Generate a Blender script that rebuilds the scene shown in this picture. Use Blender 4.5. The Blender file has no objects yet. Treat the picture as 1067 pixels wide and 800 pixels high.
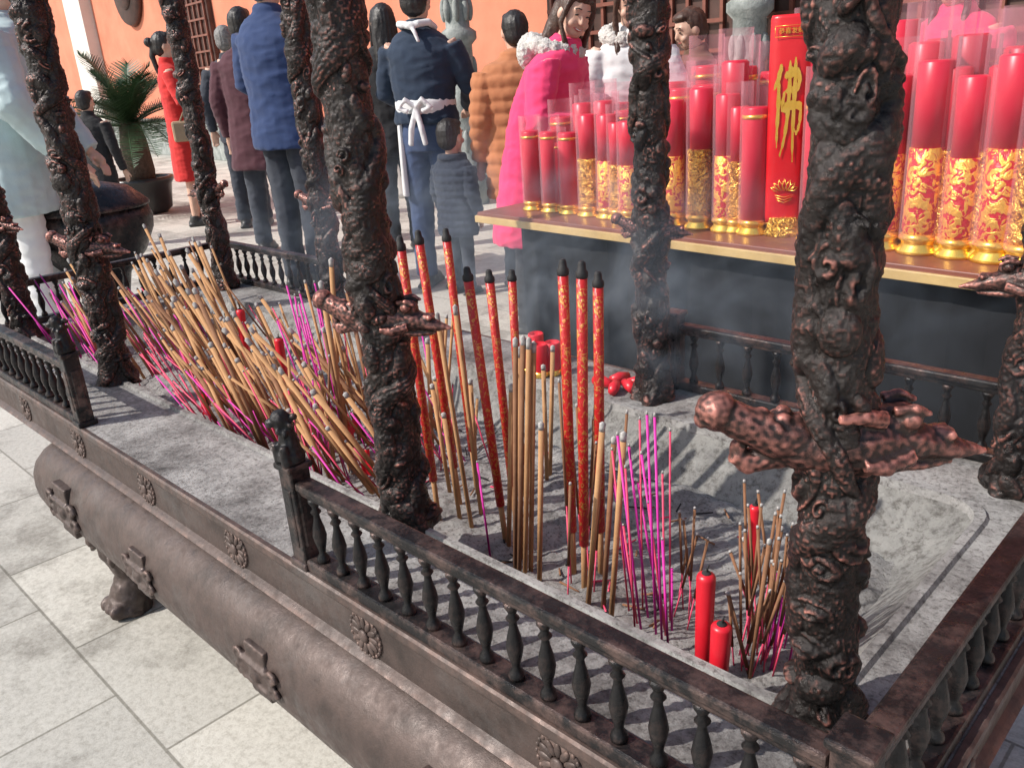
import bpy, bmesh, math, random
import numpy as np
from mathutils import Vector, Matrix, Quaternion, noise as mn
random.seed(7); rng=np.random.RandomState(5)
PI=math.pi
COL=bpy.context.scene.collection
S=0.87; L=0.60
# ---------------------------------------------------------------- camera
yaw,pit,rol=-0.79629,0.35970,0.07093; FP=882.17
fw=Vector((math.sin(yaw)*math.cos(pit),math.cos(yaw)*math.cos(pit),-math.sin(pit)))
r0=Vector((math.cos(yaw),-math.sin(yaw),0)); u0=r0.cross(fw)
rt=math.cos(rol)*r0-math.sin(rol)*u0; up=rt.cross(fw)
CP=Vector((1.72907*S,-0.78969*S,L+.75*S))
cd=bpy.data.cameras.new('camera'); cam=bpy.data.objects.new('camera',cd); COL.objects.link(cam)
cam.matrix_world=Matrix(((rt.x,up.x,-fw.x,CP.x),(rt.y,up.y,-fw.y,CP.y),(rt.z,up.z,-fw.z,CP.z),(0,0,0,1)))
cd.sensor_width=36; cd.lens=FP/1067*36; cd.clip_start=.02; cd.clip_end=600
bpy.context.scene.camera=cam
def ray(px,py): return fw*FP+rt*(px-533.5)-up*(py-400)
def proj(p):
    v=Vector(p)-CP; d=v.dot(fw); return 533.5+FP*v.dot(rt)/d,400-FP*v.dot(up)/d
def P(px,py,z):
    d=ray(px,py); return CP+d*((z-CP.z)/d.z)
def above(b,px,py):
    d=ray(px,py); t=((b.x-CP.x)*d.x+(b.y-CP.y)*d.y)/(d.x*d.x+d.y*d.y); return CP+d*t
# ---------------------------------------------------------------- materials
def ramp(nt,stops):
    n=nt.nodes.new('ShaderNodeValToRGB'); e=n.color_ramp.elements
    e[0].position=stops[0][0]; e[0].color=(*stops[0][1],1)
    e[1].position=stops[-1][0]; e[1].color=(*stops[-1][1],1)
    for p,c in stops[1:-1]:
        k=e.new(p); k.color=(*c,1)
    return n
def noi(nt,co,scale,detail=6,rough=.6,dist=0):
    n=nt.nodes.new('ShaderNodeTexNoise'); n.inputs['Scale'].default_value=scale; n.inputs['Detail'].default_value=detail
    n.inputs['Roughness'].default_value=rough; n.inputs['Distortion'].default_value=dist
    nt.links.new(co,n.inputs['Vector']); return n
def mixc(nt,a,b,fac,mode='MIX'):
    n=nt.nodes.new('ShaderNodeMix'); n.data_type='RGBA'; n.blend_type=mode
    for s,v in ((6,a),(7,b),(0,fac)):
        if hasattr(v,'links'): nt.links.new(v,n.inputs[s])
        elif s==0: n.inputs[0].default_value=v
        else: n.inputs[s].default_value=(*v,1)
    return n.outputs[2]
def newmat(name):
    m=bpy.data.materials.new(name); m.use_nodes=True; nt=m.node_tree
    b=nt.nodes['Principled BSDF']; tc=nt.nodes.new('ShaderNodeTexCoord')
    return m,nt,b,tc.outputs['Object']
def bump(nt,b,h,strength,dist,prev=None):
    n=nt.nodes.new('ShaderNodeBump'); n.inputs['Strength'].default_value=strength; n.inputs['Distance'].default_value=dist
    nt.links.new(h,n.inputs['Height'])
    if prev: nt.links.new(prev,n.inputs['Normal'])
    nt.links.new(n.outputs[0],b.inputs['Normal']); return n.outputs[0]
def pm(name,c1,c2,scale=20,rough=.6,metal=0,bs=0.3,bd=.002,bsc=None,det=6,sheen=0):
    m,nt,b,co=newmat(name)
    n=noi(nt,co,scale,det); r=ramp(nt,[(.3,c1),(.7,c2)]); nt.links.new(n.outputs[0],r.inputs[0])
    nt.links.new(r.outputs[0],b.inputs['Base Color'])
    b.inputs['Roughness'].default_value=rough; b.inputs['Metallic'].default_value=metal
    if sheen: b.inputs['Sheen Weight'].default_value=sheen
    n2=noi(nt,co,bsc or scale*3,8); bump(nt,b,n2.outputs[0],bs,bd)
    return m
def bronze(name,dark,mid,hi,point=(.52,.60),rough=.34,fine=260,bd=.0012,hm=(.46,.62),dust=.35,metal=.5):
    m,nt,b,co=newmat(name)
    n=noi(nt,co,14,8,.65); r=ramp(nt,[(.32,dark),(.56,mid),(.75,dark)]); nt.links.new(n.outputs[0],r.inputs[0])
    g=nt.nodes.new('ShaderNodeNewGeometry'); pr=ramp(nt,[(point[0],(0,0,0)),(point[1],(1,1,1))]); nt.links.new(g.outputs['Pointiness'],pr.inputs[0])
    n3=noi(nt,co,22,7,.75); r3=ramp(nt,[(hm[0],(0,0,0)),(hm[1],(1,1,1))]); nt.links.new(n3.outputs[0],r3.inputs[0])
    f=mixc(nt,(0,0,0),pr.outputs[0],r3.outputs[0])
    c=mixc(nt,r.outputs[0],hi,f)
    n5=noi(nt,co,6,9,.75); r5=ramp(nt,[(.52,(0,0,0)),(.75,(dust,)*3)]); nt.links.new(n5.outputs[0],r5.inputs[0])
    c=mixc(nt,c,(.16,.15,.145),r5.outputs[0])
    nt.links.new(c,b.inputs['Base Color'])
    b.inputs['Metallic'].default_value=metal
    rr=ramp(nt,[(.3,(rough-.14,)*3),(.7,(rough+.25,)*3)]); n4=noi(nt,co,50,5); nt.links.new(n4.outputs[0],rr.inputs[0]); nt.links.new(rr.outputs[0],b.inputs['Roughness'])
    n2=noi(nt,co,fine,8,.7); bump(nt,b,n2.outputs[0],.8,bd)
    return m
M={}
M['bronze']=bronze('pillar_bronze',(.009,.008,.008),(.028,.022,.020),(.55,.22,.17),point=(.505,.575),hm=(.46,.62),rough=.28,bd=.0020)
M['bronzeh']=bronze('dragon_head_bronze',(.012,.009,.009),(.05,.032,.028),(.60,.24,.19),point=(.495,.54),hm=(.38,.56),rough=.26,bd=.0010,dust=.2)
M['bronze2']=bronze('rail_bronze',(.008,.008,.009),(.018,.017,.018),(.17,.11,.095),fine=180,rough=.32,bd=.0014,dust=.25)
M['bronze3']=bronze('body_bronze',(.045,.033,.029),(.090,.064,.056),(.22,.14,.115),rough=.46,fine=120,bd=.0012,dust=.55,metal=.35)
def ledge_mat():
    m,nt,b,co=newmat('ash_dusted_ledge')
    n=noi(nt,co,4.5,12,.82); r=ramp(nt,[(.36,(.06,.056,.053)),(.45,(.19,.18,.172)),(.56,(.36,.35,.335)),(.72,(.50,.49,.47))]); nt.links.new(n.outputs[0],r.inputs[0])
    n2=noi(nt,co,110,10,.8); r2=ramp(nt,[(.38,(.22,.20,.19)),(.50,(1,1,1))]); nt.links.new(n2.outputs[0],r2.inputs[0])
    c=mixc(nt,r.outputs[0],r2.outputs[0],.85,'MULTIPLY'); nt.links.new(c,b.inputs['Base Color']); b.inputs['Roughness'].default_value=.75
    bump(nt,b,n2.outputs[0],.8,.005); return m
M['ledge']=ledge_mat()
def conc():
    m,nt,b,co=newmat('ash_coated_basin_wall')
    n=noi(nt,co,8,10,.75); r=ramp(nt,[(.33,(.22,.21,.20)),(.5,(.40,.39,.365)),(.7,(.54,.525,.49))]); nt.links.new(n.outputs[0],r.inputs[0])
    n2=noi(nt,co,60,10,.8); r2=ramp(nt,[(.38,(.35,.33,.31)),(.52,(1,1,1))]); nt.links.new(n2.outputs[0],r2.inputs[0])
    c=mixc(nt,r.outputs[0],r2.outputs[0],.85,'MULTIPLY'); nt.links.new(c,b.inputs['Base Color']); b.inputs['Roughness'].default_value=.9
    bump(nt,b,n2.outputs[0],1,.014); return m
M['concrete']=conc()
def ashm():
    m,nt,b,co=newmat('incense_ash')
    n=noi(nt,co,14,10,.75); r=ramp(nt,[(.33,(.22,.21,.20)),(.5,(.42,.405,.39)),(.68,(.60,.58,.555))]); nt.links.new(n.outputs[0],r.inputs[0])
    n2=noi(nt,co,160,8,.8); r2=ramp(nt,[(.38,(.25,.22,.20)),(.5,(1,1,1))]); nt.links.new(n2.outputs[0],r2.inputs[0])
    c=mixc(nt,r.outputs[0],r2.outputs[0],.85,'MULTIPLY'); nt.links.new(c,b.inputs['Base Color']); b.inputs['Roughness'].default_value=.95
    bump(nt,b,n2.outputs[0],1,.010); return m
M['ash']=ashm()
def ground_mat():
    m,nt,b,co=newmat('stone_paving')
    br=nt.nodes.new('ShaderNodeTexBrick'); nt.links.new(co,br.inputs['Vector'])
    br.inputs['Scale'].default_value=1; br.inputs['Brick Width'].default_value=.50; br.inputs['Row Height'].default_value=.27
    br.inputs['Mortar Size'].default_value=.0045; br.inputs['Mortar Smooth'].default_value=.6; br.inputs['Bias'].default_value=0
    br.inputs['Color1'].default_value=(.62,.605,.56,1); br.inputs['Color2'].default_value=(.47,.46,.43,1); br.inputs['Mortar'].default_value=(.26,.25,.22,1)
    n=noi(nt,co,1.3,10,.78); r=ramp(nt,[(.40,(.50,.48,.45)),(.50,(.92,.91,.88)),(.8,(1.05,1.03,.99))]); nt.links.new(n.outputs[0],r.inputs[0])
    c=mixc(nt,br.outputs[0],r.outputs[0],.9,'MULTIPLY')
    n2=noi(nt,co,60,10,.85); r2=ramp(nt,[(.36,(.6,.58,.55)),(.54,(1.05,1.05,1.05))]); nt.links.new(n2.outputs[0],r2.inputs[0])
    c=mixc(nt,c,r2.outputs[0],.8,'MULTIPLY'); nt.links.new(c,b.inputs['Base Color']); b.inputs['Roughness'].default_value=.7
    p=bump(nt,b,n2.outputs[0],.45,.005); bump(nt,b,br.outputs['Fac'],-.6,.006,p); return m
M['ground']=ground_mat()
M['orange']=pm('orange_plaster',(.56,.17,.095),(.68,.25,.15),1.5,.85,0,.3,.005,30)
M['cream']=pm('cream_plaster',(.62,.58,.52),(.74,.70,.64),2,.85)
M['stone']=pm('grey_stone',(.16,.18,.17),(.38,.40,.38),8,.85,0,.8,.01,40)
M['wood_dark']=pm('dark_door_timber',(.035,.018,.014),(.09,.04,.03),6,.5)
M['wood']=pm('table_timber',(.14,.045,.03),(.24,.08,.055),7,.4)
M['trim']=pm('yellow_table_trim',(.42,.28,.11),(.58,.41,.18),12,.45)
M['skirt']=pm('black_table_skirt',(.002,.0025,.004),(.004,.005,.008),5,.95)
M['red_wax']=pm('red_wax',(.55,.010,.022),(.70,.02,.035),8,.35,0,.1,.001)
M['pink_red']=pm('pink_red_candle_wax',(.56,.006,.032),(.70,.014,.055),5,.35,0,.05,.001)
M['wick']=pm('black_wick',(.01,.01,.01),(.03,.03,.03),50,.9)
M['tan']=pm('tan_incense',(.33,.16,.065),(.50,.28,.13),14,.85,0,.5,.001,200)
M['brown']=pm('brown_incense',(.16,.07,.032),(.29,.14,.07),18,.85,0,.4,.001,200)
M['magenta']=pm('magenta_stem',(.52,.012,.26),(.66,.03,.38),18,.6,0,.1,.0005)
M['rosered']=pm('rose_stem',(.60,.03,.10),(.70,.08,.16),18,.6,0,.1,.0005)
M['ashtip']=pm('burnt_ash_tip',(.26,.25,.24),(.58,.56,.53),120,.95,0,.5,.001,300)
M['blacktip']=pm('charred_tip',(.008,.008,.009),(.03,.028,.028),120,.7,0,.5,.001,300)
def redgold(name,base,gold,sc,thr,metal=.8,dist=.003):
    m,nt,b,co=newmat(name)
    n=noi(nt,co,sc,3,.55,1.6); r=ramp(nt,[(thr,(0,0,0)),(thr+.035,(1,1,1))]); nt.links.new(n.outputs[0],r.inputs[0])
    c=mixc(nt,base,gold,r.outputs[0]); nt.links.new(c,b.inputs['Base Color'])
    b.inputs['Roughness'].default_value=.35
    mm=nt.nodes.new('ShaderNodeMath'); mm.operation='MULTIPLY'; mm.inputs[1].default_value=metal; nt.links.new(r.outputs[0],mm.inputs[0]); nt.links.new(mm.outputs[0],b.inputs['Metallic'])
    bump(nt,b,n.outputs[0],.6,dist); return m
M['redgold_stick']=redgold('red_and_gold_incense_wrap',(.46,.014,.014),(.58,.25,.06),150,.55,.4)
M['redgold']=redgold('red_and_gold_embossing',(.50,.008,.02),(.92,.54,.09),50,.46,.6,.010)
def goldmat():
    m,nt,b,co=newmat('embossed_gold_foil')
    n=noi(nt,co,46,3,.5,2.4); r=ramp(nt,[(.33,(.22,.06,.006)),(.42,(.74,.37,.035)),(.60,(1.0,.68,.15))]); nt.links.new(n.outputs[0],r.inputs[0])  # low spots of the relief coloured dark: crevice shade painted into the gold
    nt.links.new(r.outputs[0],b.inputs['Base Color']); b.inputs['Metallic'].default_value=.75; b.inputs['Roughness'].default_value=.22
    bump(nt,b,n.outputs[0],1,.018); return m
M['gold']=goldmat()
M['goldflat']=pm('smooth_gold_foil',(.85,.48,.06),(.95,.62,.14),20,.25,.75,.1,.001)
M['redfilm']=pm('red_printed_wrap',(.54,.008,.016),(.66,.020,.026),6,.3,0,.3,.006,18)
def film():
    m=bpy.data.materials.new('clear_film'); m.use_nodes=True; nt=m.node_tree; nt.nodes.clear()
    o=nt.nodes.new('ShaderNodeOutputMaterial'); t=nt.nodes.new('ShaderNodeBsdfTransparent'); t.inputs[0].default_value=(1,.95,.96,1)
    g=nt.nodes.new('ShaderNodeBsdfPrincipled'); g.inputs['Base Color'].default_value=(.82,.46,.52,1); g.inputs['Roughness'].default_value=.08
    mx=nt.nodes.new('ShaderNodeMixShader'); lw=nt.nodes.new('ShaderNodeLayerWeight'); lw.inputs[0].default_value=.30
    mr=nt.nodes.new('ShaderNodeMapRange'); mr.inputs[3].default_value=.05; mr.inputs[4].default_value=.42
    nt.links.new(lw.outputs['Facing'],mr.inputs[0]); nt.links.new(mr.outputs[0],mx.inputs[0])
    nt.links.new(t.outputs[0],mx.inputs[1]); nt.links.new(g.outputs[0],mx.inputs[2]); nt.links.new(mx.outputs[0],o.inputs[0]); return m
M['film']=film()
M['skin']=pm('skin',(.55,.33,.24),(.63,.40,.30),30,.5,0,.1,.0005)
M['hair']=pm('black_hair',(.008,.007,.007),(.025,.02,.018),60,.45,0,.6,.004,120)
M['hairb']=pm('dark_brown_hair',(.035,.016,.010),(.09,.045,.028),60,.45,0,.6,.004,120)
M['hairg']=pm('grey_hair',(.10,.10,.10),(.25,.24,.23),60,.6,0,.6,.004,120)
M['shoe']=pm('dark_shoe',(.015,.015,.016),(.04,.04,.04),30,.5)
M['lip']=pm('lip',(.42,.10,.09),(.48,.13,.11),30,.4)
M['teeth']=pm('teeth',(.75,.72,.66),(.8,.78,.72),30,.3)
def cloth(n,c,k=1.35,rough=.9):
    return pm(n,c,tuple(min(1,v*k+.002) for v in c),7,rough,0,.4,.006,26,10,.1)
M['blue']=cloth('blue_jacket_cloth',(.014,.033,.10)); M['navy']=cloth('navy_knit',(.010,.022,.045)); M['jeans']=cloth('blue_jeans',(.03,.05,.11))
M['maroon']=cloth('maroon_coat_cloth',(.055,.014,.022)); M['reddress']=cloth('red_dress_cloth',(.50,.02,.018)); M['blackc']=cloth('black_cloth',(.010,.010,.012))
M['pink']=cloth('pink_coat_cloth',(.70,.04,.14),1.15); M['fur']=pm('white_fur',(.50,.47,.43),(.80,.77,.73),60,.95,0,1,.01,150)
M['rust']=cloth('rust_puffer',(.34,.13,.055)); M['pale']=cloth('pale_blue_jacket',(.38,.48,.49),1.25,.6); M['white']=cloth('off_white_cloth',(.60,.60,.60),1.2)
M['childnavy']=cloth('child_navy_puffer',(.014,.02,.036)); M['brownc']=cloth('brown_wool',(.10,.05,.03)); M['greyc']=cloth('grey_trousers',(.025,.03,.042)); M['khaki']=cloth('khaki_bag',(.30,.22,.14))
M['leaf']=pm('cycad_leaf',(.014,.045,.016),(.04,.10,.035),12,.5); M['trunk']=pm('cycad_trunk',(.05,.035,.025),(.12,.085,.06),30,.9,0,1,.01)
M['pot']=pm('black_glazed_pot',(.012,.012,.014),(.03,.03,.03),6,.3)
# ---------------------------------------------------------------- mesh helpers
class MB:
    def __init__(s): s.v=[]; s.f=[]
    def add(s,vs,fs):
        o=len(s.v); s.v+= [tuple(p) for p in vs]; s.f+=[tuple(i+o for i in f) for f in fs]; return s
    def box(s,c,d,R=None):
        vs=[]
        for x in (-.5,.5):
            for y in (-.5,.5):
                for z in (-.5,.5):
                    p=Vector((x*d[0],y*d[1],z*d[2]))
                    if R: p=R@p
                    vs.append(p+Vector(c))
        return s.add(vs,[(0,1,3,2),(4,6,7,5),(0,4,5,1),(2,3,7,6),(0,2,6,4),(1,5,7,3)])
    def tube(s,pts,rads,n=10):
        pts=[Vector(p) for p in pts]; k=len(pts)
        if not hasattr(rads,'__len__'): rads=[rads]*k
        t=(pts[1]-pts[0]).normalized(); a=Vector((0,0,1)) if abs(t.z)<.9 else Vector((1,0,0)); x=t.cross(a).normalized()
        vs=[]
        for i in range(k):
            tt=((pts[min(i+1,k-1)]-pts[max(i-1,0)])).normalized()
            x=(x-tt*x.dot(tt)).normalized(); y=tt.cross(x)
            r=rads[i]; rx,ry=(r if hasattr(r,'__len__') else (r,r))
            for j in range(n):
                an=2*PI*j/n; vs.append(pts[i]+x*math.cos(an)*rx+y*math.sin(an)*ry)
        fs=[(i*n+j,i*n+(j+1)%n,(i+1)*n+(j+1)%n,(i+1)*n+j) for i in range(k-1) for j in range(n)]
        fs+=[tuple(range(n-1,-1,-1)),tuple((k-1)*n+j for j in range(n))]
        return s.add(vs,fs)
    def rings(s,rr,cap=True,cap0=None):
        n=len(rr[0]); vs=[p for r in rr for p in r]
        fs=[(i*n+j,i*n+(j+1)%n,(i+1)*n+(j+1)%n,(i+1)*n+j) for i in range(len(rr)-1) for j in range(n)]
        if cap0 is None: cap0=cap
        if cap0: fs.append(tuple(range(n-1,-1,-1)))
        if cap: fs.append(tuple((len(rr)-1)*n+j for j in range(n)))
        return s.add(vs,fs)
    def lathe(s,prof,n=16,c=(0,0,0),cap=True):
        return s.rings([[ (c[0]+r*math.cos(2*PI*j/n),c[1]+r*math.sin(2*PI*j/n),c[2]+z) for j in range(n)] for r,z in prof],cap)
    def ell(s,c,r,R=None,n=14,m=9):
        if not hasattr(r,'__len__'): r=(r,r,r)
        rr=[]
        for i in range(m+1):
            a=-PI/2+PI*i/m; ca=max(math.cos(a),.02)
            ring=[]
            for j in range(n):
                p=Vector((r[0]*ca*math.cos(2*PI*j/n),r[1]*ca*math.sin(2*PI*j/n),r[2]*math.sin(a)))
                if R: p=R@p
                ring.append(p+Vector(c))
            rr.append(ring)
        return s.rings(rr)
    def mesh(s,name,smooth=True):
        me=bpy.data.meshes.new(name); me.from_pydata(s.v,[],s.f); me.update()
        if smooth: me.polygons.foreach_set('use_smooth',[True]*len(me.polygons))
        return me
def link(name,me,mat,parent=None,loc=None,smooth=None,bev=0):
    o=bpy.data.objects.new(name,me); COL.objects.link(o)
    if mat is not None and len(me.materials)==0: me.materials.append(mat)
    if parent: o.parent=parent
    if loc is not None: o.location=loc
    if bev:
        b=o.modifiers.new('bevel','BEVEL'); b.width=bev; b.segments=2; b.limit_method='ANGLE'
    return o
def mk(name,mb,mat,parent=None,loc=None,smooth=True,bev=0): return link(name,mb.mesh(name,smooth),mat,parent,loc,bev=bev)
def tag(o,label=None,cat=None,group=None,kind=None):
    if label: o['label']=label
    if cat: o['category']=cat
    if group: o['group']=group
    if kind: o['kind']=kind
    return o
def empty(name,loc,rz=0,label=None,cat=None,group=None):
    o=bpy.data.objects.new(name,None); COL.objects.link(o); o.location=loc; o.rotation_euler=(0,0,rz); o.empty_display_size=.05
    return tag(o,label,cat,group)
def organic(name,mb,mat,voxel,parent=None,loc=None,smooth=3,disp=None,xf=None):
    if xf: mb.v=[tuple(xf(Vector(p))) for p in mb.v]
    me=mb.mesh('tmp'); bm=bmesh.new(); bm.from_mesh(me); bmesh.ops.recalc_face_normals(bm,faces=bm.faces); bm.to_mesh(me); bm.free()
    t=bpy.data.objects.new('tmp',me); COL.objects.link(t)
    r=t.modifiers.new('r','REMESH'); r.mode='VOXEL'; r.voxel_size=voxel
    if smooth: k=t.modifiers.new('s','SMOOTH'); k.iterations=smooth; k.factor=.6
    dg=bpy.context.evaluated_depsgraph_get(); m2=bpy.data.meshes.new_from_object(t.evaluated_get(dg))
    bpy.data.objects.remove(t); bpy.data.meshes.remove(me)
    if disp:
        n=len(m2.vertices); co=np.empty(n*3); m2.vertices.foreach_get('co',co); co=co.reshape(-1,3)
        no=np.array([v.normal[:] for v in m2.vertices]); d=np.array([disp(Vector(c)) for c in co]); co=co+no*d[:,None]
        m2.vertices.foreach_set('co',co.ravel()); m2.update()
    m2.polygons.foreach_set('use_smooth',[True]*len(m2.polygons)); m2.materials.clear(); m2.name=name
    return link(name,m2,mat,parent,loc)
# ---------------------------------------------------------------- world + sun
w=bpy.data.worlds.new('World'); bpy.context.scene.world=w; w.use_nodes=True
bg=w.node_tree.nodes['Background']; sk=w.node_tree.nodes.new('ShaderNodeTexSky'); sk.sky_type='NISHITA'; sk.sun_disc=False
sdir=Vector((-.42,-.72,.76)).normalized()
sk.sun_elevation=math.asin(sdir.z); sk.sun_rotation=math.atan2(sdir.x,sdir.y); sk.air_density=1.2; sk.dust_density=2
w.node_tree.links.new(sk.outputs[0],bg.inputs[0]); bg.inputs[1].default_value=.15
sl=bpy.data.lights.new('sun','SUN'); sl.energy=5.0; sl.angle=math.radians(.7); sl.color=(1,.95,.89)
so=bpy.data.objects.new('sun',sl); COL.objects.link(so); so.rotation_euler=(-sdir).to_track_quat('-Z','Y').to_euler()
sc=bpy.context.scene; sc.view_settings.view_transform='Standard'; sc.view_settings.look='None'; sc.view_settings.exposure=0
# ---------------------------------------------------------------- ground
g=MB().add([(-250,-250,0),(250,-250,0),(250,250,0),(-250,250,0)],[(0,1,2,3)])
tag(mk('ground',g,M['ground'],smooth=False),kind='structure')
# ---------------------------------------------------------------- burner
E=Vector((0,.28,0))
burner=empty('incense_burner',E,0,'long dark bronze temple incense burner with eight carved dragon pillars and low railings','incense burner')
off=-E
def rr(x0,x1,y0,y1,rad,z,n=6):
    pts=[]
    for cx,cy,a0 in ((x1-rad,y0+rad,-PI/2),(x1-rad,y1-rad,0),(x0+rad,y1-rad,PI/2),(x0+rad,y0+rad,PI)):
        for k in range(n+1):
            a=a0+PI/2*k/n; pts.append((cx+rad*math.cos(a),cy+rad*math.sin(a),z))
    return pts
X0,X1,Y0,Y1=-1.375,1.345,-.185,.745
IX0,IX1,IY0,IY1=-1.21,1.21,.000,.555
def inset(a,rad,z): return rr(X0+a,X1-a,Y0+a,Y1-a,rad,z)
ib=lambda a,rad,z: rr(IX0+a,IX1-a,IY0+a*.6,IY1-a,rad,z,10)
mk('ledge',MB().rings([inset(.010,.02,L-.0005),inset(.014,.02,L),rr(IX0-.014,IX1+.014,IY0-.010,IY1+.014,.06,L),rr(IX0-.010,IX1+.010,IY0-.008,IY1+.010,.06,L+.006),rr(IX0+.002,IX1-.002,IY0+.002,IY1-.002,.06,L+.006),rr(IX0+.004,IX1-.004,IY0+.003,IY1-.004,.06,L-.008)],False),M['ledge'],burner,off,False)
fas=mk('fascia',MB().rings([inset(.03,.02,L-.106),inset(.006,.02,L-.104),inset(.002,.02,L-.097),inset(.008,.02,L-.092),inset(.014,.02,L-.088),inset(.014,.02,L-.030),inset(.008,.02,L-.022),inset(.002,.02,L-.018),inset(0,.02,L-.013),inset(0,.02,L-.002),inset(.003,.02,L+.001),inset(.010,.02,L+.001),inset(.011,.02,L-.001)],False),M['bronze3'],burner,off,False)
bas=MB().rings([ib(.003,.06,L-.006),ib(.006,.065,L-.013),ib(.012,.07,L-.022),ib(.022,.08,L-.034),ib(.035,.09,L-.048),ib(.055,.095,L-.068),ib(.075,.10,L-.086),ib(.095,.10,L-.104),ib(.13,.10,L-.14)],True,False)
mk('basin',bas,M['concrete'],burner,off,True)
def bi(a,rad,z): return rr(-.70+a,1.30-a,-.228+a,.788-a,rad,z,10)
organ=[bi(.09,.08,L-.09),bi(.085,.08,L-.106)]
for k in range(13):
    a=PI*.5-(k/12)*PI*1.0; organ.append(bi(.10*(1-math.cos(a))**1.15,.10,L-.212+.105*math.sin(a)))
organ+=[bi(.18,.12,L-.360),bi(.26,.12,L-.385)]
mk('body',MB().rings(organ[::-1],False,True),M['bronze3'],burner,off)
def rosette():
    m=MB(); m.ell((0,-.003,0),(.010,.005,.010))
    for k in range(12):
        a=2*PI*k/12; m.ell((.020*math.cos(a),-.001,.020*math.sin(a)),(.011,.003,.0048),Matrix.Rotation(-a,3,'Y'),10,6)
    for k in range(22):
        a=2*PI*k/22; m.ell((.0325*math.cos(a),0,.0325*math.sin(a)),(.0034,.0024,.0034),None,6,4)
    m.tube([(0,.004,0),(0,-.0005,0)],[.036,.034],24)
    return m.mesh('rosette')
rm=rosette(); rm.materials.append(M['bronze3'])
for x in (-1.09,-.74,-.39,-.04,.305,.66,1.01): link('rosette',rm,None,fas,(x,Y0+.012,L-.058))
for x in (.1,.45):
    o=link('rosette',rm,None,fas,(X1-.012,x,L-.058)); o.rotation_euler=(0,0,PI/2)
nd=lambda a,s: (lambda p: a*mn.noise(p*s)+a*.5*mn.noise(p*s*2.3))
def bracket(x,k):
    m=MB(); c=Vector((x,-.229,L-.212))
    m.box(c+Vector((0,.006,0)),(.10*k,.018,.040*k)); m.box(c+Vector((0,.014,.030*k)),(.06*k,.03,.036*k)); m.box(c+Vector((0,.014,-.030*k)),(.06*k,.03,.03*k))
    for sx in (-1,1):
        for sz in (-1,1):
            q=c+Vector((sx*.050*k,-.002,sz*.014*k)); m.tube([q+Vector((.015*k*(1-t/11)*math.cos(t*.8*sx),-.001,.015*k*(1-t/11)*math.sin(t*.8))) for t in range(9)],[.005*k]*9,7)
    m.tube([c+Vector((-.04*k,-.005,.018*k)),c+Vector((.04*k,-.005,.018*k))],.004*k,6); m.tube([c+Vector((-.04*k,-.005,-.018*k)),c+Vector((.04*k,-.005,-.018*k))],.004*k,6)
    m.ell(c+Vector((0,-.005,0)),(.016*k,.007,.012*k))
    organic('scroll_plaque',m,M['bronze3'],.0033,burner,off,1,nd(.001,90))
bracket(-.42,1.3); bracket(-.02,1.0); bracket(.42,1.0); bracket(.86,1.3)
def leg(x,y,sy):
    m=MB()
    m.tube([(x,y-.02*sy,L-.28),(x,y,L-.36),(x,y+.012*sy,L-.43),(x,y,L-.50),(x,y+.02*sy,L-.56),(x,y+.03*sy,.0)],[.06,.075,.055,.042,.050,.060],14)
    for a in (-.03,0,.03): m.ell((x+a,y+.06*sy,.022),(.016,.03,.022))
    for a in (-1,1): m.tube([(x+.045*a,y+.03*sy,L-.34),(x+.07*a,y+.05*sy,L-.39),(x+.06*a,y+.06*sy,L-.43),(x+.04*a,y+.06*sy,L-.41)],[.018,.014,.010,.006],8)
    m.ell((x,y+.07*sy,L-.375),(.022,.02,.02)); m.ell((x-.02,y+.062*sy,L-.345),.011); m.ell((x+.02,y+.062*sy,L-.345),.011)
    organic('leg',m,M['bronze3'],.005,burner,off,1,nd(.003,50))
for x in (-.56,1.12):
    leg(x,-.08,-1); leg(x,.64,1)
bal=MB().lathe([(.0088,0),(.0096,.004),(.008,.009),(.0046,.014),(.0054,.020),(.0082,.031),(.0100,.042),(.0082,.054),(.0048,.068),(.0042,.074),(.0078,.079),(.0042,.084),(.006,.089),(.0088,.094),(.0088,.099)],14).mesh('baluster'); bal.materials.append(M['bronze2'])
RH=.142
def railing(a,b,n,label=None):
    a=Vector((a[0],a[1],0)); b=Vector((b[0],b[1],0)); d=(b-a); ln=d.length; rz=math.atan2(d.y,d.x); R=Matrix.Rotation(rz,3,'Z'); mid=(a+b)/2
    m=MB(); m.box(mid+Vector((0,0,L+RH-.009)),(ln,.027,.013),R); m.box(mid+Vector((0,0,L+RH-.0195)),(ln,.017,.010),R)
    m.box(mid+Vector((0,0,L+.0095)),(ln,.030,.018),R)
    o=mk('railing',m,M['bronze2'],burner,off,False,.0035)
    for i in range(n):
        p=a+d*((i+.5)/n); b2=link('baluster',bal,None,o,(p.x,p.y,L+.0185)); b2.rotation_euler=(0,0,random.random()*6)
    return o
railing((-1.34,-.165),(-.345,-.165),19); railing((.545,-.165),(1.30,-.165),16); railing((1.318,-.145),(1.318,.70),17)
railing((.575,.715),(1.30,.715),12); railing((-1.335,.715),(-.50,.715),15); railing((-1.35,-.145),(-1.35,.70),16)
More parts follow.
